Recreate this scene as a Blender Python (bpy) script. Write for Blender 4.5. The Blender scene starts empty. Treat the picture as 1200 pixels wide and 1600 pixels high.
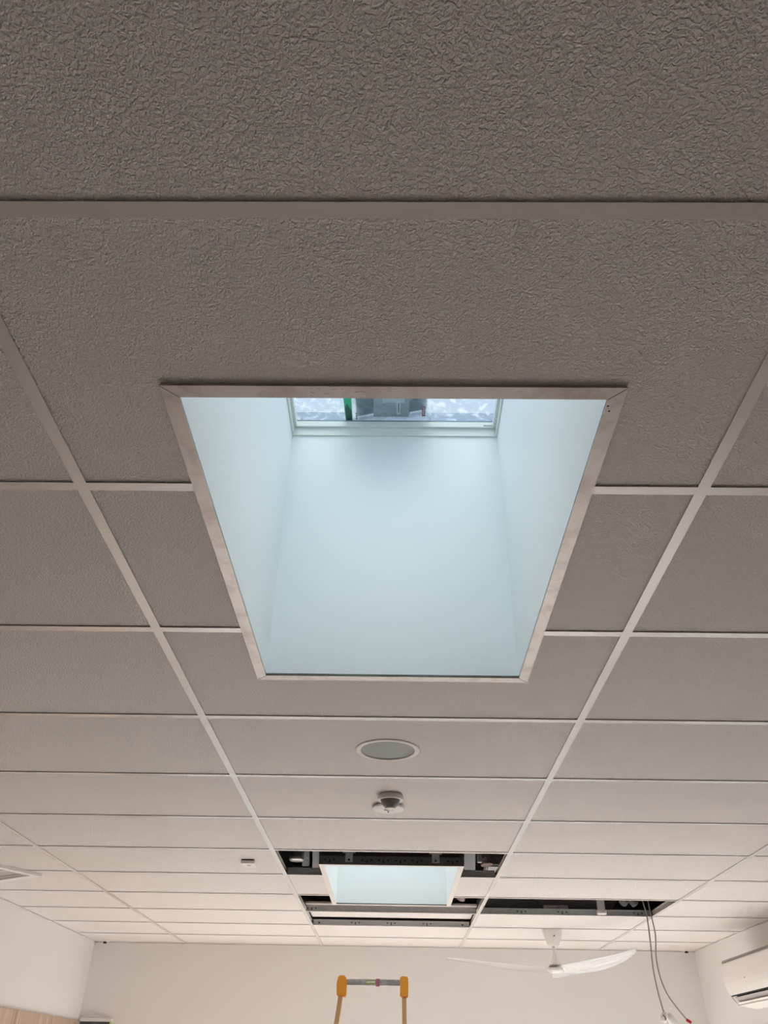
import bpy, bmesh, math, random
from mathutils import Vector, Matrix
random.seed(7)
PI = math.pi
sc = bpy.context.scene
COL = sc.collection

# ------------------------------------------------------------------ camera
def camera():
    pitch, roll, yaw = .62576, .01907, .01892
    cp, sp = math.cos(pitch), math.sin(pitch)
    fw = Vector((0, cp, sp)); up = Vector((0, -sp, cp)); rt = Vector((1, 0, 0))
    c, s = math.cos(roll), math.sin(roll)
    rt, up = c*rt + s*up, -s*rt + c*up
    Z = Matrix.Rotation(yaw, 3, 'Z')
    rt, up, fw = Z @ rt, Z @ up, Z @ fw
    cd = bpy.data.cameras.new('camera'); o = bpy.data.objects.new('camera', cd); COL.objects.link(o)
    m = Matrix((rt, up, -fw)).transposed().to_4x4()
    m.translation = Vector((.61175, -.60081, 1.77696))
    o.matrix_world = m
    cd.sensor_fit = 'HORIZONTAL'; cd.sensor_width = 36; cd.lens = 1222.64/1200*36
    cd.clip_start = .02; cd.clip_end = 200
    sc.camera = o
camera()

# ------------------------------------------------------------------ world, light, exposure
EXPO = 0.62
SKY_BASE, SKY_SUN = .54, 4.0
W = bpy.data.worlds.new('sky'); sc.world = W; W.use_nodes = True
wn = W.node_tree.nodes; wl = W.node_tree.links; wn.clear()
# hazy sky: pale blue, whiter and much brighter around the hidden sun high overhead
SUNDIR = Vector((.02, -.12, .99)).normalized()
wo = wn.new('ShaderNodeOutputWorld'); wb = wn.new('ShaderNodeBackground')
tc = wn.new('ShaderNodeTexCoord'); nz = wn.new('ShaderNodeTexNoise'); cr = wn.new('ShaderNodeValToRGB')
nz.inputs['Scale'].default_value = 3; nz.inputs['Detail'].default_value = 5
cr.color_ramp.elements[0].position = .4; cr.color_ramp.elements[0].color = (.66, .82, 1.0, 1)
cr.color_ramp.elements[1].position = .7; cr.color_ramp.elements[1].color = (.75, .87, 1.0, 1)
dp = wn.new('ShaderNodeVectorMath'); dp.operation = 'DOT_PRODUCT'; dp.inputs[1].default_value = SUNDIR
gr = wn.new('ShaderNodeMapRange'); gr.interpolation_type = 'SMOOTHSTEP'
gr.inputs['From Min'].default_value = .66; gr.inputs['From Max'].default_value = 1.0
gr.inputs['To Min'].default_value = SKY_BASE; gr.inputs['To Max'].default_value = SKY_SUN
mx_ = wn.new('ShaderNodeMix'); mx_.data_type = 'RGBA'; mx_.inputs['B'].default_value = (1, .985, .93, 1)
g2 = wn.new('ShaderNodeMapRange'); g2.inputs['From Min'].default_value = .70; g2.inputs['From Max'].default_value = .9
wl.new(tc.outputs['Generated'], nz.inputs['Vector']); wl.new(nz.outputs['Fac'], cr.inputs['Fac'])
wl.new(tc.outputs['Generated'], dp.inputs[0]); wl.new(dp.outputs['Value'], gr.inputs['Value']); wl.new(dp.outputs['Value'], g2.inputs['Value'])
wl.new(g2.outputs['Result'], mx_.inputs['Factor']); wl.new(cr.outputs['Color'], mx_.inputs['A'])
wl.new(mx_.outputs['Result'], wb.inputs['Color']); wl.new(gr.outputs['Result'], wb.inputs['Strength'])
wl.new(wb.outputs[0], wo.inputs[0])
sc.view_settings.view_transform = 'Standard'; sc.view_settings.look = 'None'
sc.view_settings.gamma = 1; sc.view_settings.exposure = EXPO
sc.view_settings.use_curve_mapping = False
sc.cycles.max_bounces = 12; sc.cycles.diffuse_bounces = 8; sc.cycles.transparent_max_bounces = 16
sc.cycles.sample_clamp_indirect = 6

def area(name, loc, target, sx, sy, watts, col, spread=PI, portal=False):
    l = bpy.data.lights.new(name, 'AREA'); l.shape = 'RECTANGLE'; l.size = sx; l.size_y = sy
    l.energy = watts; l.color = col; l.spread = spread
    if portal: l.cycles.is_portal = True
    o = bpy.data.objects.new(name, l); COL.objects.link(o); o.location = loc
    d = Vector(target) - Vector(loc)
    o.rotation_euler = d.to_track_quat('-Z', 'Y').to_euler()
    return o
# stand-in sun lamps: behind the added back-wall window and outside the glazed door
area('sun_stand_in', (.35, 9.6, 3.2), (-.05, 4.95, 0), 4.4, .8, 335, (1, .95, .935), math.radians(80))
area('sun_stand_in', (5.6, 5.2, 3.2), (2.0, 5.2, 0), 1.2, 1.8, 85, (1, .95, .935), math.radians(70))
area('door_portal', (3.45, 5.4, 1.05), (0, 5.4, 1.05), 2.6, 2.1, 1, (1, 1, 1), portal=True)
area('added_window_portal', (.62, 7.37, 1.25), (.62, 0, 1.25), 4.45, 1.5, 1, (1, 1, 1), portal=True)
for yy in (.91, 4.515):
    area('skylight_portal', (.605, yy, 3.80), (.605, yy, 0), .80, 1.2, 1, (1, 1, 1), portal=True)

# ------------------------------------------------------------------ materials
def mat(name, col, rough=.6, metal=0, bump=None, spec=.5, stain=None, **kw):
    m = bpy.data.materials.new(name); m.use_nodes = True
    nt = m.node_tree; b = nt.nodes['Principled BSDF']
    b.inputs['Base Color'].default_value = (*col, 1); b.inputs['Roughness'].default_value = rough
    b.inputs['Metallic'].default_value = metal; b.inputs['Specular IOR Level'].default_value = spec
    for k, v in kw.items(): b.inputs[k].default_value = v
    t = nt.nodes.new('ShaderNodeTexCoord')
    n = nt.nodes.new('ShaderNodeTexNoise'); n.inputs['Scale'].default_value = (bump or (60, .05, .001))[0]
    n.inputs['Detail'].default_value = 3
    nt.links.new(t.outputs['Object'], n.inputs['Vector'])
    bp = nt.nodes.new('ShaderNodeBump'); st, di = (bump or (60, .05, .001))[1:]
    bp.inputs['Strength'].default_value = st; bp.inputs['Distance'].default_value = di
    nt.links.new(n.outputs['Fac'], bp.inputs['Height']); nt.links.new(bp.outputs[0], b.inputs['Normal'])
    if stain:
        sca, lo, hi, c2 = stain
        n2 = nt.nodes.new('ShaderNodeTexNoise'); n2.inputs['Scale'].default_value = sca; n2.inputs['Detail'].default_value = 6
        n2.inputs['Roughness'].default_value = .65
        nt.links.new(t.outputs['Object'], n2.inputs['Vector'])
        r = nt.nodes.new('ShaderNodeValToRGB'); r.color_ramp.elements[0].position = lo; r.color_ramp.elements[1].position = hi
        r.color_ramp.elements[0].color = (*col, 1); r.color_ramp.elements[1].color = (*c2, 1)
        nt.links.new(n2.outputs['Fac'], r.inputs['Fac']); nt.links.new(r.outputs[0], b.inputs['Base Color'])
    return m

def panel_mat():
    m = mat('textured_vinyl_panel', (.80, .755, .725), .55, spec=.35)
    nt = m.node_tree; b = nt.nodes['Principled BSDF']
    t = nt.nodes.new('ShaderNodeTexCoord')
    n = nt.nodes.new('ShaderNodeTexNoise'); n.inputs['Scale'].default_value = 215; n.inputs['Detail'].default_value = 1.2
    n.inputs['Distortion'].default_value = .6; n.inputs['Roughness'].default_value = .5
    geo = nt.nodes.new('ShaderNodeNewGeometry')
    nt.links.new(geo.outputs['Position'], n.inputs['Vector'])
    r = nt.nodes.new('ShaderNodeValToRGB'); r.color_ramp.elements[0].position = .38; r.color_ramp.elements[1].position = .64
    nt.links.new(n.outputs['Fac'], r.inputs['Fac'])
    bp = nt.nodes.new('ShaderNodeBump'); bp.inputs['Strength'].default_value = 1.0; bp.inputs['Distance'].default_value = .0013
    nt.links.new(r.outputs[0], bp.inputs['Height']); nt.links.new(bp.outputs[0], b.inputs['Normal'])
    return m

def wood_mat():
    m = mat('oak_laminate', (.52, .36, .24), .5)
    nt = m.node_tree; b = nt.nodes['Principled BSDF']
    t = nt.nodes.new('ShaderNodeTexCoord'); mp = nt.nodes.new('ShaderNodeMapping')
    mp.inputs['Scale'].default_value = (14, 14, .9)
    n = nt.nodes.new('ShaderNodeTexNoise'); n.inputs['Scale'].default_value = 2.4; n.inputs['Detail'].default_value = 7
    r = nt.nodes.new('ShaderNodeValToRGB'); r.color_ramp.elements[0].position = .3; r.color_ramp.elements[1].position = .72
    r.color_ramp.elements[0].color = (.42, .285, .195, 1); r.color_ramp.elements[1].color = (.62, .47, .36, 1)
    nt.links.new(t.outputs['Object'], mp.inputs[0]); nt.links.new(mp.outputs[0], n.inputs['Vector'])
    nt.links.new(n.outputs['Fac'], r.inputs['Fac']); nt.links.new(r.outputs[0], b.inputs['Base Color'])
    return m

def clear_mat(name, tint, rough, ior, gloss_col=(1, 1, 1), dirt=None, ribs=0, milk=0):
    m = bpy.data.materials.new(name); m.use_nodes = True
    nt = m.node_tree; nt.nodes.clear(); L = nt.links.new
    out = nt.nodes.new('ShaderNodeOutputMaterial')
    tr = nt.nodes.new('ShaderNodeBsdfTransparent'); tr.inputs[0].default_value = (*tint, 1)
    gl = nt.nodes.new('ShaderNodeBsdfGlossy'); gl.inputs['Roughness'].default_value = rough; gl.inputs['Color'].default_value = (*gloss_col, 1)
    fr = nt.nodes.new('ShaderNodeFresnel'); fr.inputs['IOR'].default_value = ior
    mx = nt.nodes.new('ShaderNodeMixShader')
    ge = nt.nodes.new('ShaderNodeNewGeometry'); iv = nt.nodes.new('ShaderNodeMath'); iv.operation = 'SUBTRACT'; iv.inputs[0].default_value = 1
    mu = nt.nodes.new('ShaderNodeMath'); mu.operation = 'MULTIPLY'
    L(ge.outputs['Backfacing'], iv.inputs[1]); L(iv.outputs[0], mu.inputs[0]); L(fr.outputs[0], mu.inputs[1])
    L(mu.outputs[0], mx.inputs[0]); L(tr.outputs[0], mx.inputs[1]); L(gl.outputs[0], mx.inputs[2])
    last = mx
    t = nt.nodes.new('ShaderNodeTexCoord')
    if ribs:
        wv = nt.nodes.new('ShaderNodeTexWave'); wv.bands_direction = 'Y'; wv.inputs['Scale'].default_value = ribs
        wv.inputs['Distortion'].default_value = 1.5
        bp = nt.nodes.new('ShaderNodeBump'); bp.inputs['Strength'].default_value = .6; bp.inputs['Distance'].default_value = .004
        L(t.outputs['Object'], wv.inputs['Vector']); L(wv.outputs['Fac'], bp.inputs['Height'])
        L(bp.outputs[0], gl.inputs['Normal'])
    if milk:
        df = nt.nodes.new('ShaderNodeBsdfDiffuse'); df.inputs[0].default_value = (.92, .92, .92, 1)
        m3 = nt.nodes.new('ShaderNodeMixShader'); m3.inputs[0].default_value = milk
        L(mx.outputs[0], m3.inputs[1]); L(df.outputs[0], m3.inputs[2]); last = m3
    if dirt:
        n = nt.nodes.new('ShaderNodeTexNoise'); n.inputs['Scale'].default_value = dirt[0]; n.inputs['Detail'].default_value = 4
        n.inputs['Distortion'].default_value = .6
        r = nt.nodes.new('ShaderNodeValToRGB'); r.color_ramp.elements[0].position = dirt[1]; r.color_ramp.elements[1].position = dirt[2]
        r.color_ramp.elements[0].color = (.02, .02, .02, 1); r.color_ramp.elements[1].color = (dirt[3],)*3 + (1,)
        L(t.outputs['Object'], n.inputs['Vector']); L(n.outputs['Fac'], r.inputs['Fac'])
        tl = nt.nodes.new('ShaderNodeBsdfTranslucent'); tl.inputs[0].default_value = (.95, .97, 1, 1)
        m2 = nt.nodes.new('ShaderNodeMixShader')
        L(r.outputs[0], m2.inputs[0]); L(mx.outputs[0], m2.inputs[1]); L(tl.outputs[0], m2.inputs[2]); last = m2
    L(last.outputs[0], out.inputs[0])
    return m

M = dict(
    panel=panel_mat(),
    wall=mat('painted_plaster', (.76, .74, .72), .75, bump=(90, .12, .0006), spec=.3),
    tee=mat('white_enamelled_steel', (.74, .705, .67), .27, .2, spec=.7, bump=(20, .02, .0005)),
    galv=mat('galvanised_steel', (.62, .63, .63), .45, .1, stain=(30, .4, .65, (.52, .53, .53))),
    sheet=mat('pale_sheet_metal', (.80, .81, .85), .5, .1),
    batt=mat('grey_insulation_batt', (.42, .42, .43), .9, bump=(50, .6, .01)),
    frame=mat('scuffed_white_metal', (.62, .56, .515), .30, .2, spec=.7, stain=(11, .48, .66, (.44, .37, .33)), bump=(25, .08, .001)),
    frame2=mat('clean_white_trim', (.82, .77, .72), .35, spec=.6),
    shaft=mat('white_shaft_lining', (.87, .91, .91), .45, bump=(8, .05, .002), spec=.4),
    shaft_out=mat('brown_shaft_backing', (.10, .075, .06), .85),
    dusty=mat('grime', (.30, .25, .22), .8),
    plenum=mat('dusty_roof_lining', (.10, .105, .11), .9),
    joist=mat('grey_purlin', (.22, .22, .22), .6, .3),
    floor=mat('pale_vinyl_floor', (.46, .435, .41), .45, bump=(40, .05, .001), stain=(5, .4, .7, (.42, .40, .375))),
    ground=mat('concrete_paving', (.42, .41, .39), .85, bump=(30, .2, .003)),
    wood=wood_mat(),
    white=mat('white_plastic', (.83, .80, .77), .38),
    upvc=mat('white_window_profile', (.80, .83, .80), .35),
    grey_lens=mat('grey_lens', (.235, .235, .225), .45),
    dark_dome=mat('smoked_dome', (.16, .15, .14), .3),
    grey_dome=mat('grey_dome', (.20, .20, .185), .35),
    dark=mat('dark_void', (.02, .018, .016), .7),
    charcoal=mat('charcoal_board', (.06, .055, .06), .7),
    lime=mat('lime_edge', (.45, .55, .12), .5),
    seal=mat('grey_seal', (.20, .25, .30), .5),
    flash=mat('blue_grey_flashing', (.24, .32, .41), .35, .2),
    glass=clear_mat('skylight_glass', (.93, .97, 1), .02, 1.45, dirt=(45, .50, .68, .16)),
    pane=clear_mat('door_glass', (.97, .98, .98), .01, 1.45),
    clear=clear_mat('clear_acrylic_blade', (.98, .98, .98), .10, 1.9, ribs=9, milk=.24),
    bag=clear_mat('clear_plastic_bag', (.72, .75, .76), .15, 1.5, dirt=(12, .3, .8, .45)),
    card=mat('grey_cardboard', (.62, .63, .62), .8),
    card2=mat('pale_card', (.74, .74, .71), .8),
    green=mat('green_plastic', (.0, .62, .22), .4),
    green2=mat('dark_green_film', (.02, .12, .08), .4),
    red=mat('red_connector', (.55, .02, .06), .4),
    redlabel=mat('red_label', (.42, .05, .07), .6),
    cable=mat('grey_cable', (.40, .36, .345), .5),
    orange=mat('orange_plastic', (.85, .36, .03), .45, bump=(120, .2, .001)),
    stile=mat('tan_fibreglass', (.64, .38, .19), .5, bump=(60, .1, .001)),
    alu=mat('brushed_aluminium', (.62, .62, .63), .3, .85, stain=(26, .45, .6, (.80, .80, .81))),
    olive=mat('olive_label', (.42, .42, .14), .5),
    plum=mat('plum_tape', (.42, .12, .20), .5),
    ac=mat('white_air_conditioner', (.83, .79, .75), .35),
    louvre=mat('grey_louvre', (.45, .42, .41), .5),
    foil=mat('foil_duct', (.55, .55, .56), .3, .7, bump=(14, .6, .02)),
    pinkins=mat('dusky_insulation', (.34, .27, .26), .95, bump=(40, .8, .02)),
)

# ------------------------------------------------------------------ mesh helpers
class MB:
    def __init__(s): s.bm = bmesh.new(); s.mats = []
    def mi(s, m):
        if m is None: return 0
        if m not in s.mats: s.mats.append(m)
        return s.mats.index(m)
    def box(s, x0, x1, y0, y1, z0, z1, m=None, mx=None):
        vs = [s.bm.verts.new(Vector(p) if mx is None else mx @ Vector(p)) for p in
              [(x0,y0,z0),(x1,y0,z0),(x1,y1,z0),(x0,y1,z0),(x0,y0,z1),(x1,y0,z1),(x1,y1,z1),(x0,y1,z1)]]
        k = s.mi(m)
        for f in [(0,3,2,1),(4,5,6,7),(0,1,5,4),(1,2,6,5),(2,3,7,6),(3,0,4,7)]:
            s.bm.faces.new([vs[i] for i in f]).material_index = k
        return s
    def prism(s, pts, z0, z1, m=None, mx=None):
        k = s.mi(m); T = (lambda p: Vector(p)) if mx is None else (lambda p: mx @ Vector(p))
        a = [s.bm.verts.new(T((x, y, z0))) for x, y in pts]; b = [s.bm.verts.new(T((x, y, z1))) for x, y in pts]
        n = len(pts)
        s.bm.faces.new(a[::-1]).material_index = k; s.bm.faces.new(b).material_index = k
        for i in range(n): s.bm.faces.new([a[i], a[(i+1) % n], b[(i+1) % n], b[i]]).material_index = k
        return s
    def lathe(s, prof, n=40, cx=0, cy=0, m=None, smooth=True, mx=None):
        # prof: (r, z) from one end to the other
        k = s.mi(m); T = (lambda p: Vector(p)) if mx is None else (lambda p: mx @ Vector(p))
        rings = []
        for r, z in prof:
            if r < 1e-6: rings.append([s.bm.verts.new(T((cx, cy, z)))])
            else: rings.append([s.bm.verts.new(T((cx + r*math.cos(2*PI*i/n), cy + r*math.sin(2*PI*i/n), z))) for i in range(n)])
        for a, b in zip(rings, rings[1:]):
            for i in range(n):
                j = (i+1) % n
                q = [a[i % len(a)], a[j % len(a)], b[j % len(b)], b[i % len(b)]]
                q = list(dict.fromkeys(q))
                if len(q) > 2:
                    f = s.bm.faces.new(q); f.material_index = k; f.smooth = smooth
        return s
    def tube(s, pts, r, n=10, m=None, sub=6):
        k = s.mi(m); P = [Vector(p) for p in pts]
        if sub > 1 and len(P) > 2:
            Q = []
            for i in range(len(P)-1):
                p0 = P[max(i-1, 0)]; p1 = P[i]; p2 = P[i+1]; p3 = P[min(i+2, len(P)-1)]
                for j in range(sub):
                    t = j/sub
                    Q.append(.5*((2*p1) + (-p0+p2)*t + (2*p0-5*p1+4*p2-p3)*t*t + (-p0+3*p1-3*p2+p3)*t**3))
            Q.append(P[-1]); P = Q
        rings = []; nrm = None
        for i, p in enumerate(P):
            d = (P[min(i+1, len(P)-1)] - P[max(i-1, 0)]).normalized()
            if nrm is None: nrm = d.orthogonal().normalized()
            nrm = (nrm - d*nrm.dot(d)).normalized(); b = d.cross(nrm)
            rr = r[min(i, len(r)-1)] if isinstance(r, (list, tuple)) else r
            rings.append([s.bm.verts.new(p + rr*(math.cos(2*PI*j/n)*nrm + math.sin(2*PI*j/n)*b)) for j in range(n)])
        for a, b in zip(rings, rings[1:]):
            for j in range(n):
                f = s.bm.faces.new([a[j], a[(j+1) % n], b[(j+1) % n], b[j]]); f.smooth = True; f.material_index = k
        s.bm.faces.new(rings[0][::-1]).material_index = k; s.bm.faces.new(rings[-1]).material_index = k
        return s
    def build(s, name, m, parent=None, loc=None, bevel=0):
        if bevel: bmesh.ops.bevel(s.bm, geom=list(s.bm.edges), offset=bevel, segments=2, affect='EDGES', clamp_overlap=True)
        bmesh.ops.recalc_face_normals(s.bm, faces=s.bm.faces)
        me = bpy.data.meshes.new(name); s.bm.to_mesh(me); s.bm.free()
        for mm in (s.mats or [m]): me.materials.append(M[mm])
        o = bpy.data.objects.new(name, me); COL.objects.link(o)
        if parent: o.parent = parent
        if loc is not None:
            o.location = loc
        elif parent is None:
            # origin at the middle of the mesh
            c = sum((v.co for v in me.vertices), Vector())/len(me.vertices)
            me.transform(Matrix.Translation(-c)); o.location = c
        else:
            p = parent                       # children are modelled in world coordinates
            while p: me.transform(Matrix.Translation(-p.location)); p = p.parent
        return o

def box(name, x0, x1, y0, y1, z0, z1, m, parent=None, bevel=0):
    return MB().box(x0, x1, y0, y1, z0, z1, None).build(name, m, parent, bevel=bevel)
def struct(o): o['kind'] = 'structure'; return o
def tag(o, label, cat, group=None):
    o['label'] = label; o['category'] = cat
    if group: o['group'] = group
    return o
def empty(name, loc, label=None, cat=None, group=None, kind=None):
    o = bpy.data.objects.new(name, None); COL.objects.link(o); o.location = loc; o.empty_display_size = .1
    if label: tag(o, label, cat, group)
    if kind: o['kind'] = kind
    return o

# ------------------------------------------------------------------ the room
XL, XR, YB, YF, H, ROOF = -2.0, 3.23, 7.15, -5.0, 2.7, 3.56
ZP = H + .0035                       # underside of the lay-in panels
S1 = (.246, .963, .348, 1.471)       # inner opening of the large skylight
S2 = (.240, .964, 3.930, 5.086)      # inner opening of the far skylight
struct(box('floor', XL-.15, XR+.15, YF-.15, YB+.15, -.1, 0, 'floor'))
struct(box('ground', -14, 20, -14, 22, -.16, -.1, 'ground'))
struct(box('wall_left', XL-.15, XL, YF-.15, YB+.15, 0, ROOF, 'wall'))
B0, B1, BZ0, BZ1 = -1.6, 2.85, .5, 2.0   # unseen window band added low in the back wall to centre the floor light
struct(MB().box(XL, B0, YB, YB+.15, 0, ROOF).box(B1, XR, YB, YB+.15, 0, ROOF).box(B0, B1, YB, YB+.15, 0, BZ0).box(B0, B1, YB, YB+.15, BZ1, ROOF).build('wall_back', 'wall'))
D0, D1, DH = 4.1, 6.7, 2.1            # glazed door in the right wall
struct(MB().box(XR, XR+.15, YF-.15, D0, 0, ROOF).box(XR, XR+.15, D1, YB+.15, 0, ROOF).box(XR, XR+.15, D0, D1, DH, ROOF).build('wall_right', 'wall'))
struct(box('wall_front', XL, XR, YF-.15, YF, 0, ROOF, 'wall'))
d = struct(empty('door_1', (XR, D0, 0)))
fb = MB()
for y0, y1 in ((D0, D0+.06), (D1-.06, D1), ((D0+D1)/2-.04, (D0+D1)/2+.04)): fb.box(XR+.04, XR+.11, y0, y1, 0, DH)
fb.box(XR+.04, XR+.11, D0+.06, D1-.06, DH-.06, DH).box(XR+.04, XR+.11, D0+.06, D1-.06, 0, .05)
fb.build('door_frame', 'alu', d)
box('glass_pane', XR+.072, XR+.078, D0+.06, D1-.06, .05, DH-.06, 'pane', d)
w = struct(empty('added_window_1', (B0, YB, BZ0)))
fb = MB()
for x0, x1 in ((B0, B0+.05), (B1-.05, B1), (-.14, -.10), (1.35, 1.39)): fb.box(x0, x1, YB+.05, YB+.11, BZ0, BZ1)
fb.box(B0+.05, B1-.05, YB+.05, YB+.11, BZ1-.05, BZ1).box(B0+.05, B1-.05, YB+.05, YB+.11, BZ0, BZ0+.05)
fb.build('window_frame', 'alu', w)
box('glass_pane', B0+.05, B1-.05, YB+.077, YB+.083, BZ0+.05, BZ1-.05, 'pane', w)

# roof deck above the plenum, with an opening over each skylight
rb = MB(); xa, xb = .233-.02, .977+.02
ys = [YF-.15, S1[2]-.03, S1[3]+.03, S2[2]-.03, S2[3]+.03, YB+.15]
rb.box(XL-.15, xa, ys[0], ys[5], ROOF, ROOF+.06).box(xb, XR+.15, ys[0], ys[5], ROOF, ROOF+.06)
for a, b in ((0, 1), (2, 3), (4, 5)): rb.box(xa, xb, ys[a], ys[b], ROOF, ROOF+.06)
struct(rb.build('roof_deck', 'plenum'))
pb = MB()
for y in (-.6, 1.9, 3.1, 5.35, 6.5): pb.box(XL, XR, y, y+.05, ROOF-.20, ROOF)
struct(pb.build('roof_purlins', 'joist'))

# ceiling grid: inverted tee bars (flange, web, bulb)
RUN = [-1.2, 0, 1.2, 2.4]; TW = .012
cb = MB()
def tee_x(x, y0, y1):
    cb.box(x-TW, x+TW, y0, y1, H, H+.001).box(x-.0006, x+.0006, y0, y1, H+.001, H+.038).box(x-.003, x+.003, y0, y1, H+.034, H+.040)
def tee_y(x0, x1, y, w='galv'):
    cb.box(x0, x1, y-TW, y+TW, H+.0002, H+.0012).box(x0, x1, y-.0006, y+.0006, H+.001, H+.038, w).box(x0, x1, y-.003, y+.003, H+.034, H+.040, w)
cb.mi('tee')
for x in RUN: tee_x(x, -.612, YB)
cols = [XL] + RUN + [XR]
for i in range(5):
    for r in range(-1, 12):
        y = .6*r
        a, b = cols[i]+(TW if i else 0), cols[i+1]-(TW if i < 4 else 0)
        if i == 2 and r in (1, 2): tee_y(a, .217, y); tee_y(.991, b, y)
        elif i == 2 and r in (7, 8): tee_y(a, .213, y); tee_y(.991, b, y)
        else: tee_y(a, b, y, 'sheet' if (i, r) == (2, 10) else 'galv')
# perimeter angle
cb.box(XL, XL+.022, -.6, YB, H-.001, H+.0005).box(XR-.022, XR, -.6, YB, H-.001, H+.0005).box(XL, XR, YB-.022, YB, H-.001, H+.0005)
# slots and rivets in the webs that show through the openings
def slots(y, xs, z=H+.018):
    for x in xs:
        cb.box(x-.003, x+.003, y-.0018, y-.0006, z-.010, z+.008, 'dark')
        for s in (-1, 1): cb.box(x+s*.028-.005, x+s*.028+.005, y-.0018, y-.0006, z, z+.007, 'dark')
slots(6.0, (.33, .60, .87)); slots(5.4, (1.50, 1.78, 2.06, 2.30)); slots(5.4, (.05,))
cb.box(.05, .062, 5.9975, 5.9994, H+.012, H+.022, 'dark').box(1.13, 1.142, 5.9975, 5.9994, H+.012, H+.022, 'dark')
# plain plasterboard behind the camera, past the panels
cb.box(XL, XR, YF, -.612, H, H+.012, 'wall')
ceil = struct(cb.build('ceiling', 'tee'))

# lay-in panels
COLN = ['along the left wall', 'left of the skylights', 'in line with the skylights', 'right of the skylights', 'along the right wall']
NTH = {1: 'row touching the back wall', 2: 'second row from the back wall', 3: 'third row from the back wall', 4: 'fourth row from the back wall',
       5: 'fifth row from the back wall', 6: 'sixth row from the back wall', 7: 'seventh row from the back wall', 8: 'eighth row from the back wall',
       9: 'ninth row from the back wall', 10: 'tenth row from the back wall', 11: 'eleventh row from the back wall', 12: 'second row from the camera',
       13: 'row nearest the camera'}
def panel(parts, label, mx=None, name='ceiling_panel'):
    b = MB()
    for p in parts: b.box(*p, ZP, ZP+.012, None, mx)
    o = b.build(name, 'panel')
    if mx is None: o['kind'] = 'structure'; o['label'] = label; return o
    return tag(o, label, 'ceiling panel')
for i in range(5):
    for r in range(-1, 12):
        a = cols[i]+.004; b = cols[i+1]-.004; y0 = .6*r+.004; y1 = min(.6*r+.596, YB-.004)
        row = NTH[12-r]
        if i == 2 and r in (6, 8): continue
        if i == 3 and r == 8: continue
        if i == 2 and r == 9:
            # dislodged panel: pushed up and lying on top of the tee bars, slid towards the camera
            mx = Matrix.Translation((0, -.065, .0375)) @ Matrix.Translation((0, y0, ZP)) @ Matrix.Rotation(math.radians(.5), 4, 'X') @ Matrix.Translation((0, -y0, -ZP))
            o = panel([(a+.006, b-.006, y0, y1-.012)], 'dislodged textured ceiling panel pushed up off its grid just behind the far skylight', mx, 'dislodged_panel')
            continue
        if i == 2 and r == 0:
            panel([(a, b, y0, .3235), (a, .2175, .3235, y1), (.9905, b, .3235, y1)], 'textured ceiling panel notched around the near edge of the large skylight'); continue
        if i == 2 and r == 1:
            panel([(a, .2175, y0, y1)], 'narrow cut ceiling panel piece against the left edge of the large skylight')
            panel([(.9905, b, y0, y1)], 'narrow cut ceiling panel piece against the right edge of the large skylight'); continue
        if i == 2 and r == 2:
            panel([(a, b, 1.500, y1), (a, .2175, y0, 1.500), (.9905, b, y0, 1.500)], 'textured ceiling panel notched around the far edge of the large skylight'); continue
        if i == 2 and r == 7:
            panel([(a, .2125, y0, y1)], 'small ceiling panel piece between two dark openings left of the far skylight')
            panel([(.9915, b, y0, y1)], 'small ceiling panel piece between two dark openings right of the far skylight'); continue
        panel([(a, b, y0, y1)], 'white textured ceiling panel %s, %s' % (COLN[i], row))

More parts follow.
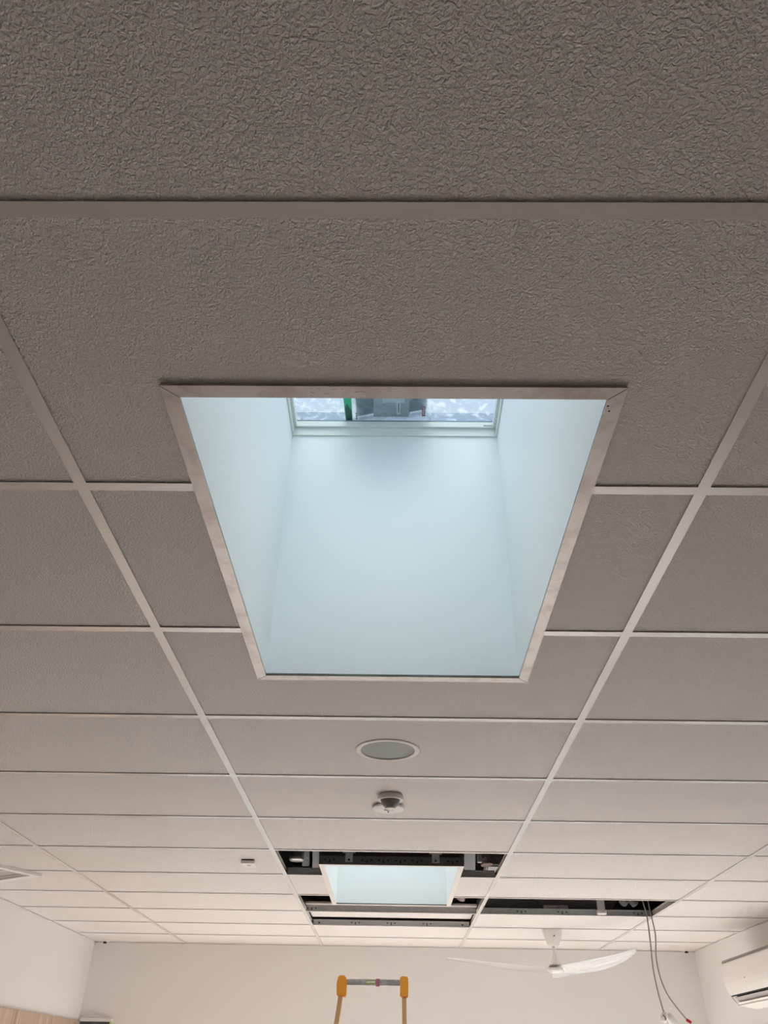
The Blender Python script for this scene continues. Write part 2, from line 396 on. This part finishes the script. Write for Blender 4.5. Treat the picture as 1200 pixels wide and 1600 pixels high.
# ------------------------------------------------------------------ skylights
def skylight(S, label, first):
    x0, x1, y0, y1 = S
    k = empty('skylight', (.605, (y0+y1)/2, H), label, 'skylight')
    fm = 'frame' if first else 'frame2'
    fw = .0275; zf = H-.003 if first else H-.002
    X0, X1, Y0, Y1 = x0-fw, x1+fw, y0-fw, y1+fw
    g = .0012 if first else .0006
    bars = [[(X0+g, Y0), (X1-g, Y0), (x1-g, y0), (x0+g, y0)], [(X1, Y0+g), (X1, Y1-g), (x1, y1-g), (x1, y0+g)],
            [(X1-g, Y1), (X0+g, Y1), (x0+g, y1), (x1-g, y1)], [(X0, Y1-g), (X0, Y0+g), (x0, y0+g), (x0, y1-g)]]
    webs = [(X0+.002, X1-.002, Y0+.001, Y0+.0025), (X1-.0025, X1-.001, Y0+.004, Y1-.004), (X0+.002, X1-.002, Y1-.0025, Y1-.001), (X0+.001, X0+.0025, Y0+.004, Y1-.004)]
    for n, (pts, wv) in enumerate(zip(bars, webs)):
        b = MB(); b.mi(fm); b.prism(pts, zf, zf+.0018, fm)
        b.box(*wv, zf+.0018, H+.034, fm if first else 'joist')
        if not first and n == 0:
            b.box(X0+.002, X1-.002, Y0-.002, Y0+.005, H+.034, H+.042, 'joist')
            for x in (.27, .47, .56, .65, .74, .93):
                b.box(x-.003, x+.003, Y0-.0006, Y0+.001, H+.008, H+.024, 'dark')
                for s in (-1, 1): b.box(x+s*.024-.005, x+s*.024+.005, Y0-.0006, Y0+.001, H+.019, H+.026, 'dark')
        if first:
            if n == 1: b.box(.9695, .9725, .374, .377, zf-.0004, zf, 'dark').box(.9645, .9685, .362, .3645, zf-.0004, zf, 'dark')
            if n == 0:
                for q in range(14):
                    x = random.uniform(.46, .60); y = random.uniform(Y0+.003, y0-.003); l = random.uniform(.002, .009)
                    b.box(x, x+l, y, y+.0009, zf-.0002, zf, 'dusty')
        b.build('frame_bar', fm, k)
    # shaft of four lined boards; the lining stops a few millimetres above the flange
    zb, zt = H+.006, 3.602
    t = .012; e = .001
    b = MB(); b.mi('shaft')
    b.box(x0-e-t, x0-e, y0-e-t, y1+e+t, zb, zt).box(x1+e, x1+e+t, y0-e-t, y1+e+t, zb, zt)
    b.box(x0-e, x1+e, y0-e-t, y0-e, zb, zt).box(x0-e, x1+e, y1+e, y1+e+t, zb, zt)
    b.build('shaft_lining', 'shaft', k)
    b = MB(); u = e+t+.0005; v = u+.004
    b.box(x0-v, x0-u, y0-v, y1+v, H+.045, zt-.06).box(x1+u, x1+v, y0-v, y1+v, H+.045, zt-.06)
    b.box(x0-u, x1+u, y0-v, y0-u, H+.045, zt-.06).box(x0-u, x1+u, y1+u, y1+v, H+.045, zt-.06)
    b.build('shaft_backing', 'shaft_out', k)
    # window unit on top: outer lip, stepped sash, glass, outside flashing
    wf = MB()
    def ring(b, a, c, z0, z1, m=None):   # a: outward offset of the ring's outer edge, c: inward offset of its inner edge
        b.box(x0-a, x0+c, y0-a, y1+a, z0, z1, m).box(x1-c, x1+a, y0-a, y1+a, z0, z1, m)
        b.box(x0+c, x1-c, y0-a, y0+c, z0, z1, m).box(x0+c, x1-c, y1-c, y1+a, z0, z1, m)
    ring(wf, .05, .004, 3.603, 3.636); wo = wf.build('window_frame', 'upvc', k)
    sb = MB(); ring(sb, .045, .013, 3.637, 3.660); so = sb.build('sash', 'upvc', k)
    gb = MB(); ring(gb, .03, .012, 3.661, 3.667); gb.build('glazing_seal', 'seal', k)
    box('glass_pane', x0-.02, x1+.02, y0-.02, y1+.02, 3.668, 3.674, 'glass', k)
    cbx = MB(); ring(cbx, .07, -.021, 3.66, 3.735); cbx.build('outer_flashing', 'flash', k)
    if first:
        mk = MB()
        for q in range(7): mk.box(.918+q*.0045, .9212+q*.0045, y1-.0145, y1-.0131, 3.6415, 3.6455)
        mk.build('maker_mark', 'seal', so)
    return k
sk1 = skylight(S1, 'large open skylight shaft above the camera with scuffed metal edge trim', True)
sk2 = skylight(S2, 'small distant skylight shaft between dark missing-panel openings', False)

# the two hanger brackets fixed to the near bar of the far skylight
for x, lab in ((.374, 'grey metal hanger bracket bolted to the far skylight edge, left one'), (.840, 'grey metal hanger bracket bolted to the far skylight edge, right one')):
    k = empty('hanger_bracket', (x, 3.898, H), lab, 'bracket', 'hanger brackets on the far skylight')
    MB().box(x-.020, x+.020, 3.897, 3.900, H+.012, H+.20).box(x-.034, x+.034, 3.894, 3.897, H+.055, H+.075).build('strap', 'sheet', k)
    MB().lathe([(0, -.006), (.005, -.006), (.006, 0)], 12, mx=Matrix.Translation((x, 3.897, H+.022)) @ Matrix.Rotation(PI/2, 4, 'X') @ Matrix.Scale(-1, 4, (0, 0, 1))).build('bolt', 'dark', k)

# things in the roof space seen through the openings
TS = Matrix.Translation((0, 4.165, H+.035)) @ Matrix.Rotation(math.radians(35), 4, 'X')
b = MB().box(.155, .192, -.003, 0, 0, .45, 'sheet', TS)
tag(b.build('hanger_strap', 'sheet'), 'pale metal strap hanging at the left side of the far skylight shaft', 'strap')
tag(MB().box(1.012, 1.075, -.003, 0, 0, .45, 'sheet', TS).build('hanger_strap', 'sheet'), 'wide pale metal strap hanging at the right side of the far skylight shaft', 'strap')
tag(MB().box(.100, .138, -.03, 0, 0.02, .45, 'batt', TS).build('timber_batten', 'batt'), 'grey batten inside the opening left of the far skylight', 'batten')
tag(MB().tube([(1.095, 4.10, H+.06), (1.095, 4.10, H+.2), (1.095, 4.10, H+.7)], .013, 10).build('conduit', 'galv'), 'grey conduit inside the opening right of the far skylight', 'pipe')
b = MB().lathe([(0, 0), (.038, 0), (.042, .006), (.042, .05), (.03, .055), (0, .056)], 28, .075, 4.05)
o = b.build('lamp_housing', 'foil', loc=(0, 0, H+.045)); tag(o, 'shiny round lamp housing lying inside the opening left of the far skylight', 'lamp housing')
b = MB().tube([(1.14, 4.14, H+.055), (1.135, 4.16, H+.16), (1.15, 4.3, H+.5)], .034, 16, 'pinkins')
tag(b.build('flexible_duct', 'pinkins'), 'dusky flexible duct inside the opening right of the far skylight', 'duct')
b = MB().lathe([(0, -.08), (.030, -.08), (.034, -.074), (.034, -.055), (.026, -.05), (.026, .030), (0, .030)], 24)
tag(b.build('white_pipe', 'white', loc=(2.045, 5.37, H+.085)), 'short white pipe end hanging in the wide dark opening', 'pipe')
b = MB().tube([(1.06, 5.17, H+.06), (1.10, 5.2, H+.14), (1.13, 5.3, H+.3)], .035, 14)
tag(b.build('flexible_duct', 'pinkins'), 'curved grey duct at the right corner behind the far skylight', 'duct')
tag(MB().box(1.66, 1.83, 5.42, 5.455, H+.041, H+.066).build('timber_offcut', 'pinkins'), 'small brown timber offcut lying behind the wide dark opening', 'timber')
b = MB().tube([(2.18, 5.30, H+.07), (2.23, 5.33, H+.11), (2.28, 5.36, H+.075)], .030, 14)
tag(b.build('junction_sleeve', 'plenum'), 'grey sleeve in the right corner of the wide opening above the two cables', 'sleeve')

tag(MB().box(1.225, 2.20, -.95, 0, 0, .07, None, Matrix.Translation((0, 5.85, H+.045)) @ Matrix.Rotation(math.radians(-10), 4, 'X')).build('backdrop_batt', 'batt', bevel=.01), 'grey insulation batt added above the panels behind the wide dark opening', 'backdrop')  # batt added as grey backdrop, sloped so floor light reaches its underside
# ------------------------------------------------------------------ packaging left on the skylight glass
k = empty('package', (.59, 1.40, 3.675), 'clear plastic bag of grey packaging with green strip lying on the large skylight glass', 'package')
b = MB(); b.prism([(.455, 1.27), (.725, 1.27), (.735, 1.470), (.715, 1.440), (.64, 1.462), (.53, 1.466), (.47, 1.483), (.452, 1.483)], 3.6765, 3.699)
b.build('plastic_bag', 'bag', k, bevel=.002)
MB().prism([(.466, 1.285), (.716, 1.285), (.718, 1.432), (.655, 1.452), (.53, 1.456), (.468, 1.474)], 3.700, 3.712).build('cardboard_sheet', 'card', k)
MB().box(.530, .655, 1.29, 1.452, 3.677, 3.698, 'card2').box(.560, .640, 1.30, 1.38, 3.6755, 3.677, 'card').build('inner_box', 'card2', k, bevel=.001)
MB().box(.612, .624, 1.37, 1.435, 3.6745, 3.6752, 'white').box(.6165, .6195, 1.378, 1.425, 3.6742, 3.6745, 'dark').build('white_label', 'white', k)
MB().lathe([(0, 0), (.008, 0), (.008, .0006), (0, .0006)], 16, .640, 1.40).build('red_seal', 'redlabel', k).location = (-k.location.x, -k.location.y, 3.6745-k.location.z)
b = MB(); b.box(.700, .712, 1.395, 1.445, 3.6745, 3.6752, 'redlabel')
for q in range(4): b.box(.703, .709, 1.401+q*.010, 1.407+q*.010, 3.6741, 3.6745, 'card2')
b.build('red_label', 'redlabel', k)
b = MB()
for q in range(4): b.box(.466, .4715, 1.430+q*.009, 1.435+q*.009, 3.6745, 3.6752)
b.build('printed_marks', 'dark', k)
b = MB(); b.prism([(.424, 1.27), (.452, 1.27), (.454, 1.480), (.430, 1.480)], 3.6765, 3.690, 'green')
b.prism([(.4305, 1.400), (.438, 1.385), (.452, 1.420), (.453, 1.478), (.432, 1.478)], 3.6750, 3.6764, 'green2')
b.build('green_strip', 'green', k)

# ------------------------------------------------------------------ ceiling fittings
def fitting(name, x, y, label, cat, z=ZP): return empty(name, (x, y, z), label, cat)
k = fitting('recessed_downlight', .589, 2.098, 'round white rimmed ceiling downlight with unlit grey lens beyond the large skylight', 'downlight')
MB().lathe([(.112, 0), (.112, -.002), (.108, -.004), (.096, -.0045), (.0925, -.002), (.0925, 0)], 64).build('trim_ring', 'white', k, loc=(0, 0, 0))
MB().lathe([(.092, -.0008), (.091, .0), (.07, -.0004), (0, -.0006)], 64).build('lens', 'grey_lens', k, loc=(0, 0, -.0006))
k = fitting('motion_sensor', .598, 2.635, 'round white ceiling sensor with a dark hanging dome, nearer of two small fittings', 'sensor')
MB().lathe([(0, 0), (.046, 0), (.046, -.004), (.052, -.005), (.053, -.018), (.050, -.022), (.043, -.023), (.040, -.019), (0, -.019)], 48).build('base_ring', 'white', k, loc=(0, 0, 0))
MB().lathe([(.039, -.0195), (.037, -.029), (.030, -.041), (.020, -.050), (.018, -.0502)], 40).build('dome', 'grey_dome', k, loc=(0, 0, 0))
MB().lathe([(.0195, -.0495), (.022, -.052), (.016, -.055), (0, -.056)], 32).build('dome_tip', 'white', k, loc=(0, 0, 0))
k = fitting('smoke_alarm', .589, 2.792, 'flat round white disc alarm on the ceiling right behind the domed sensor', 'smoke alarm')
MB().lathe([(0, 0), (.052, 0), (.052, -.005), (.067, -.006), (.068, -.012), (.064, -.015), (0, -.016)], 56).build('disc', 'white', k, loc=(0, 0, 0))
MB().box(-.018, .020, -.003, .002, -.0175, -.016).box(-.006, .006, -.008, .008, -.0175, -.016).build('centre_vent', 'dark_dome', k, loc=(0, 0, 0))
MB().lathe([(0, -.0175), (.0035, -.0175), (.0035, -.0155)], 12, 0, .032).build('indicator', 'dark', k, loc=(0, 0, 0))
k = fitting('exit_sensor_box', -.158, 3.885, 'small white rectangular box fitting on the ceiling left of the far skylight', 'sensor')
MB().box(-.036, .036, -.055, .055, -.020, 0).build('housing', 'white', k, loc=(0, 0, 0), bevel=.003)
MB().box(-.030, .030, -.0565, -.055, -.006, -.001).build('top_gap', 'dark', k, loc=(0, 0, 0))
MB().box(-.008, .008, -.005, .004, -.0215, -.020).build('sensor_eye', 'dark_dome', k, loc=(0, 0, 0))
for x, lab in ((-1.885, 'tiny white fire sprinkler with dark nozzle in the ceiling corner, far left'), (3.135, 'tiny white fire sprinkler with dark nozzle in the ceiling corner, far right')):
    k = empty('fire_sprinkler', (x, 7.075, ZP), lab, 'sprinkler', 'corner sprinklers by the back wall')
    MB().lathe([(0, 0), (.040, 0), (.040, -.003), (.034, -.006), (0, -.007)], 32).build('rose', 'white', k, loc=(0, 0, 0))
    MB().lathe([(.012, -.007), (.012, -.014), (.017, -.017), (.017, -.020), (0, -.021)], 20).build('nozzle', 'dark', k, loc=(0, 0, 0))

# turned square diffuser at the left edge
k = empty('air_diffuser', (-1.419, 4.282, ZP), 'square white ceiling air diffuser set at an angle near the left wall', 'diffuser')
ang = math.atan2(4.282-4.040, -1.419+1.566); R_ = Matrix.Rotation(ang, 4, 'Z')
S_ = .50
def dring(b, a, c, z0, z1, m):
    # corner at origin, body towards -x, +y of the turned frame
    b.prism([(-a, a), (-c, c), (-c, S_-c), (-a, S_-a)], z0, z1, m, R_); b.prism([(-S_+a, a), (-S_+c, c), (-S_+c, S_-c), (-S_+a, S_-a)], z0, z1, m, R_)
    b.prism([(-a, a), (-S_+a, a), (-S_+c, c), (-c, c)], z0, z1, m, R_); b.prism([(-a, S_-a), (-S_+a, S_-a), (-S_+c, S_-c), (-c, S_-c)], z0, z1, m, R_)
b = MB(); dring(b, 0, .045, -.016, -.0005, 'white'); b.build('outer_rim', 'white', k, loc=(0, 0, 0))
b = MB(); dring(b, .055, .062, -.006, -.0005, 'white'); b.build('inner_rim', 'white', k, loc=(0, 0, 0))
b = MB(); b.prism([(-.045, .045), (-S_+.045, .045), (-S_+.045, S_-.045), (-.045, S_-.045)], -.0004, 0, 'louvre', R_); b.build('inner_plate', 'louvre', k, loc=(0, 0, 0))

# ------------------------------------------------------------------ ceiling fan with clear blades
FX, FY = 1.815, 6.05
k = empty('ceiling_fan', (FX, FY, H), 'white ceiling fan with three clear acrylic blades near the back wall', 'ceiling fan')
cp_ = MB().lathe([(0, .003), (.074, .003), (.075, -.006), (.070, -.030), (.058, -.066), (.045, -.096), (.038, -.106), (.030, -.108), (.012, -.108)], 48).build('canopy', 'white', k, loc=(0, 0, 0))
MB().lathe([(0, 0), (.006, 0), (.007, -.004)], 14, mx=Matrix.Translation((0, -.0655, -.045)) @ Matrix.Rotation(math.radians(70), 4, 'X') @ Matrix.Scale(-1, 4, (0, 0, 1))).build('screw', 'dark', cp_, loc=(0, 0, 0))
MB().lathe([(.011, -.105), (.011, -.150), (.013, -.158)], 20).build('down_rod', 'white', k, loc=(0, 0, 0))
MB().lathe([(.012, -.150), (.020, -.175), (.030, -.205), (.041, -.228), (.043, -.232)], 40).build('motor_cover', 'white', k, loc=(0, 0, 0))
MB().lathe([(0, -.236), (.046, -.236), (.050, -.241), (.046, -.246), (0, -.246)], 40).build('dark_ring', 'grey_lens', k, loc=(0, 0, 0))
MB().lathe([(0, -.248), (.050, -.248), (.062, -.256), (.060, -.268), (.040, -.280), (0, -.284)], 40).build('hub', 'white', k, loc=(0, 0, 0))
def blade(ang, tipz):
    b = bmesh.new(); N, C = 26, 8; L = .80; V = []
    for i in range(N+1):
        s = i/N; r = .03 + s*(L-.03)
        ch = (.060 + .115*math.sin(PI*min(1, s*1.05+.02))**.8 * (1-.35*s)) * (1 if s < .93 else math.sqrt(max(.02, 1-((s-.93)/.07)**2)))
        pitch = math.radians(24 - 14*s); sweep = .05*math.sin(PI*s)
        for j in range(C+1):
            t = j/C - .5
            y = sweep + t*ch*math.cos(pitch); z = -.262 + tipz*s*s - t*ch*math.sin(pitch) + .012*(1-4*t*t)
            V.append((r, y, z))
    top = [b.verts.new(v) for v in V]; bot = [b.verts.new((v[0], v[1], v[2]-.004)) for v in V]
    w = C+1
    for i in range(N):
        for j in range(C):
            for L_, f in ((top, 1), (bot, 0)):
                q = [L_[i*w+j], L_[(i+1)*w+j], L_[(i+1)*w+j+1], L_[i*w+j+1]]
                b.faces.new(q if f else q[::-1]).smooth = True
    rim = [i*w for i in range(N+1)] + [N*w+j for j in range(1, w)] + [i*w+C for i in range(N-1, -1, -1)] + [j for j in range(C-1, 0, -1)]
    for p, q in zip(rim, rim[1:]+rim[:1]): b.faces.new([top[p], top[q], bot[q], bot[p]])
    bmesh.ops.recalc_face_normals(b, faces=b.faces)
    me = bpy.data.meshes.new('blade'); b.to_mesh(me); b.free(); me.materials.append(M['clear'])
    o = bpy.data.objects.new('blade', me); COL.objects.link(o); o.parent = k; o.rotation_euler = (0, 0, math.radians(ang)); o['label'] = 'clear acrylic blade'
for a in (-58, -178, 62): blade(a, .06)

# ------------------------------------------------------------------ hanging cables
k = empty('cable_with_plug', (2.352, 5.37, H+.05), 'grey cable hanging from the opening with a white plug end, left of the two', 'cable')
MB().tube([(2.33, 5.36, H+.12), (2.348, 5.37, H+.03), (2.350, 5.37, 2.697), (2.345, 5.37, 2.55), (2.335, 5.37, 2.40), (2.340, 5.37, 2.274), (2.357, 5.37, 2.144)], .0048, 10).build('cord', 'cable', k)
pg = MB().lathe([(0, .010), (.010, .010), (.017, .002), (.022, -.010), (.022, -.026), (.018, -.030), (.017, -.045), (0, -.048)], 28, mx=Matrix.Translation((2.362, 5.37, 2.135)) @ Matrix.Rotation(.35, 4, 'Y')).build('plug', 'white', k)
MB().tube([(2.343, 5.348, 2.128), (2.352, 5.345, 2.119), (2.356, 5.345, 2.108), (2.352, 5.346, 2.100)], .004, 8, 'dark_dome').build('clip', 'dark_dome', pg)
MB().lathe([(0, .03), (.016, .03), (.022, .018), (.026, -.03), (0, -.036)], 24, mx=Matrix.Translation((2.400, 5.385, 2.112)) @ Matrix.Rotation(-.5, 4, 'Y')).build('socket_end', 'white', k)
k = empty('cable_with_connector', (2.380, 5.37, H+.05), 'grey cable hanging from the opening with a red connector end, right of the two', 'cable')
MB().tube([(2.37, 5.36, H+.12), (2.378, 5.37, H+.03), (2.380, 5.37, 2.694), (2.387, 5.37, 2.589), (2.367, 5.37, 2.457), (2.371, 5.37, 2.346), (2.398, 5.37, 2.249), (2.448, 5.37, 2.169), (2.496, 5.37, 2.108)], .0046, 10).build('cord', 'cable', k)
MB().box(-.010, .022, -.009, .009, -.008, .008, None, Matrix.Translation((2.502, 5.37, 2.102)) @ Matrix.Rotation(.55, 4, 'Y')).build('connector', 'red', k, bevel=.002)

# ------------------------------------------------------------------ platform ladder
LY = 5.0
k = empty('step_ladder', (.49, LY, 0), 'platform step ladder with orange corner caps and silver top rail', 'ladder')
def strut(b, p, q, wx, wy, m=None):
    p, q = Vector(p), Vector(q); d = (q-p); L = d.length; z = d.normalized(); x = Vector((1, 0, 0)); x = (x - z*x.dot(z)).normalized(); y = z.cross(x)
    mx = Matrix((x, y, z)).transposed().to_4x4(); mx.translation = p
    b.box(-wx/2, wx/2, -wy/2, wy/2, 0, L, m, mx)
Ltop, Lpl = 2.24, 1.25
for s, xt, x2, xb in ((-1, .3005, .280, .10), (1, .6850, .6865, .86)):
    b = MB(); b.mi('stile')
    # channel-shaped side rail, open to the inside
    strut(b, (xb, LY-.55, .03), (x2, LY, 2.04), .026, .060); strut(b, (x2, LY, 2.04), (xt, LY, 2.195), .026, .060)
    b.build('side_rail', 'stile', k)
    b = MB(); strut(b, (xb, LY+.65, .03), (x2*.7+xb*.3, LY+.12, Lpl), .03, .04); b.build('rear_leg', 'stile', k)
    for yy in (LY-.55, LY+.65): box('foot', xb-.03, xb+.03, yy-.04, yy+.04, 0, .035, 'dark_dome', k, bevel=.006)
    b = MB()
    b.prism([(-.026, 2.175), (.030 if s < 0 else .024, 2.170), (.034 if s < 0 else .026, 2.25), (.024, 2.282), (-.018 if s < 0 else -.024, 2.284), (-.030 if s < 0 else -.025, 2.24)], -.038, .038, None,
            Matrix.Translation((xt if s < 0 else xt, LY, 0)) @ Matrix.Rotation(PI/2, 4, 'X'))
    o = b.build('corner_cap', 'orange', k, bevel=.006)
b = MB().box(.328, .662, LY-.012, LY+.012, 2.234, 2.266).box(.328, .662, LY-.014, LY-.012, 2.240, 2.245)
tr = b.build('top_rail', 'alu', k, bevel=.002)
for args in (('level_label', .452, .515, LY-.017, LY-.0145, 2.240, 2.262, 'olive'), ('band', .512, .534, LY-.020, LY+.016, 2.229, 2.269, 'plum')):
    n, x0, x1, y0, y1, z0, z1, mm = args
    b = MB(); b.box(x0-k.location.x, x1-k.location.x, y0-k.location.y, y1-k.location.y, z0, z1, mm)
    if n == 'level_label': b.box(x0+.004-k.location.x, x1-.008-k.location.x, y0-.0008-k.location.y, y0-k.location.y, z0+.007, z1-.007, 'card2')
    b.build(n, mm, tr, loc=(0, 0, 0))
box('platform', .285, .685, LY-.16, LY+.16, Lpl, Lpl+.03, 'alu', k, bevel=.004)
for q in range(4):
    z = .27 + q*.26; t = z/2.04; xx0 = .10 + (.28-.10)*t; xx1 = .86 + (.6865-.86)*t; y = LY-.55 + .55*t
    box('step', xx0+.013, xx1-.013, y-.04, y+.04, z-.012, z+.012, 'alu', k, bevel=.003)

# ------------------------------------------------------------------ wall mounted air conditioner
k = empty('air_conditioner', (XR, 5.5, 2.36), 'white wall air conditioner with open grey louvre slot on the right wall', 'air conditioner')
prof = [(0, .150), (-.200, .142), (-.236, .130), (-.247, .110), (-.255, .075), (-.257, .030), (-.255, -.005), (-.247, -.035), (-.236, -.062), (-.228, -.078),
        (-.196, -.062), (-.160, -.100), (-.183, -.137), (-.060, -.155), (0, -.135)]
Y0a, Y1a = 4.95, 5.90
T_ = Matrix(((1, 0, 0, 0), (0, 0, 1, 0), (0, 1, 0, 0), (0, 0, 0, 1)))
MB().prism(prof, Y0a-5.5, Y1a-5.5, None, T_).build('casing', 'ac', k, loc=(0, 0, 0), bevel=.0015)
MB().prism([(-.205, .1425), (-.238, .1305), (-.2435, .121), (-.2465, .122), (-.240, .135), (-.206, .1465)], Y0a-5.49, Y1a-5.503, None, T_).build('intake_gap', 'dark_dome', k, loc=(0, 0, 0))
MB().prism([(-.1955, -.0645), (-.2265, -.0795), (-.2225, -.0845), (-.1935, -.070)], Y0a-5.49, Y1a-5.51, None, T_).prism([(-.1935, -.066), (-.161, -.102), (-.165, -.107), (-.197, -.070)], Y0a-5.49, Y1a-5.51, None, T_).build('outlet_slot', 'dark', k, loc=(0, 0, 0))
b = MB().prism([(-.205, -.086), (-.176, -.112), (-.180, -.116), (-.209, -.090)], Y0a-5.47, Y1a-5.53, None, T_)
b.build('louvre', 'louvre', k, loc=(0, 0, 0))
for q in range(7): MB().prism([(-.2125, -.084), (-.196, -.070), (-.176, -.090), (-.190, -.106)], -.46+q*.13, -.457+q*.13, None, T_).build('vane', 'dark_dome', k, loc=(0, 0, 0))
MB().prism([(-.196, -.121), (-.186, -.130), (-.183, -.127), (-.193, -.118)], Y0a-5.49, Y1a-5.51, None, T_).build('flap', 'ac', k, loc=(0, 0, 0))
MB().prism([(-.232, -.070), (-.230, -.082), (-.186, -.139), (-.180, -.136), (-.222, -.080)], Y1a-5.506, Y1a-5.4995, None, T_).build('end_rim', 'ac', k, loc=(0, 0, 0))
MB().lathe([(0, 0), (.004, 0), (.004, .002)], 12, mx=Matrix.Translation((-.2565, 0, .0)) @ Matrix.Rotation(-PI/2, 4, 'Y')).build('indicator', 'louvre', k, loc=(0, 0, 0))

# ------------------------------------------------------------------ cladding and board at the lower left
for n, (a, b_) in enumerate(((2.3, 3.5), (3.5, 4.7), (4.7, 5.78), (5.78, 6.44), (6.44, YB-.001))):
    lab = 'oak laminate wall sheet on the left wall, %s' % ['fifth from the back wall', 'fourth from the back wall', 'third from the back wall', 'second from the back wall', 'in the corner at the back wall'][n]
    tag(box('timber_wall_panel', XL+.0005, XL+.020, a+.0015, b_-.0015, .02, 2.118, 'wood', bevel=.001), lab, 'wall panel', 'oak laminate sheets on the left wall')
k = empty('pinboard', (-1.85, YB, 1.2), 'dark board with pale top edge in the back left corner', 'board')
box('board', XL+.023, -1.732, YB-.020, YB-.001, .8, 2.116, 'charcoal', k)
box('top_edge', XL+.023, -1.715, YB-.028, YB-.001, 2.117, 2.140, 'wall', k)
box('side_edge', -1.731, -1.719, YB-.024, YB-.001, .8, 2.1165, 'lime', k)
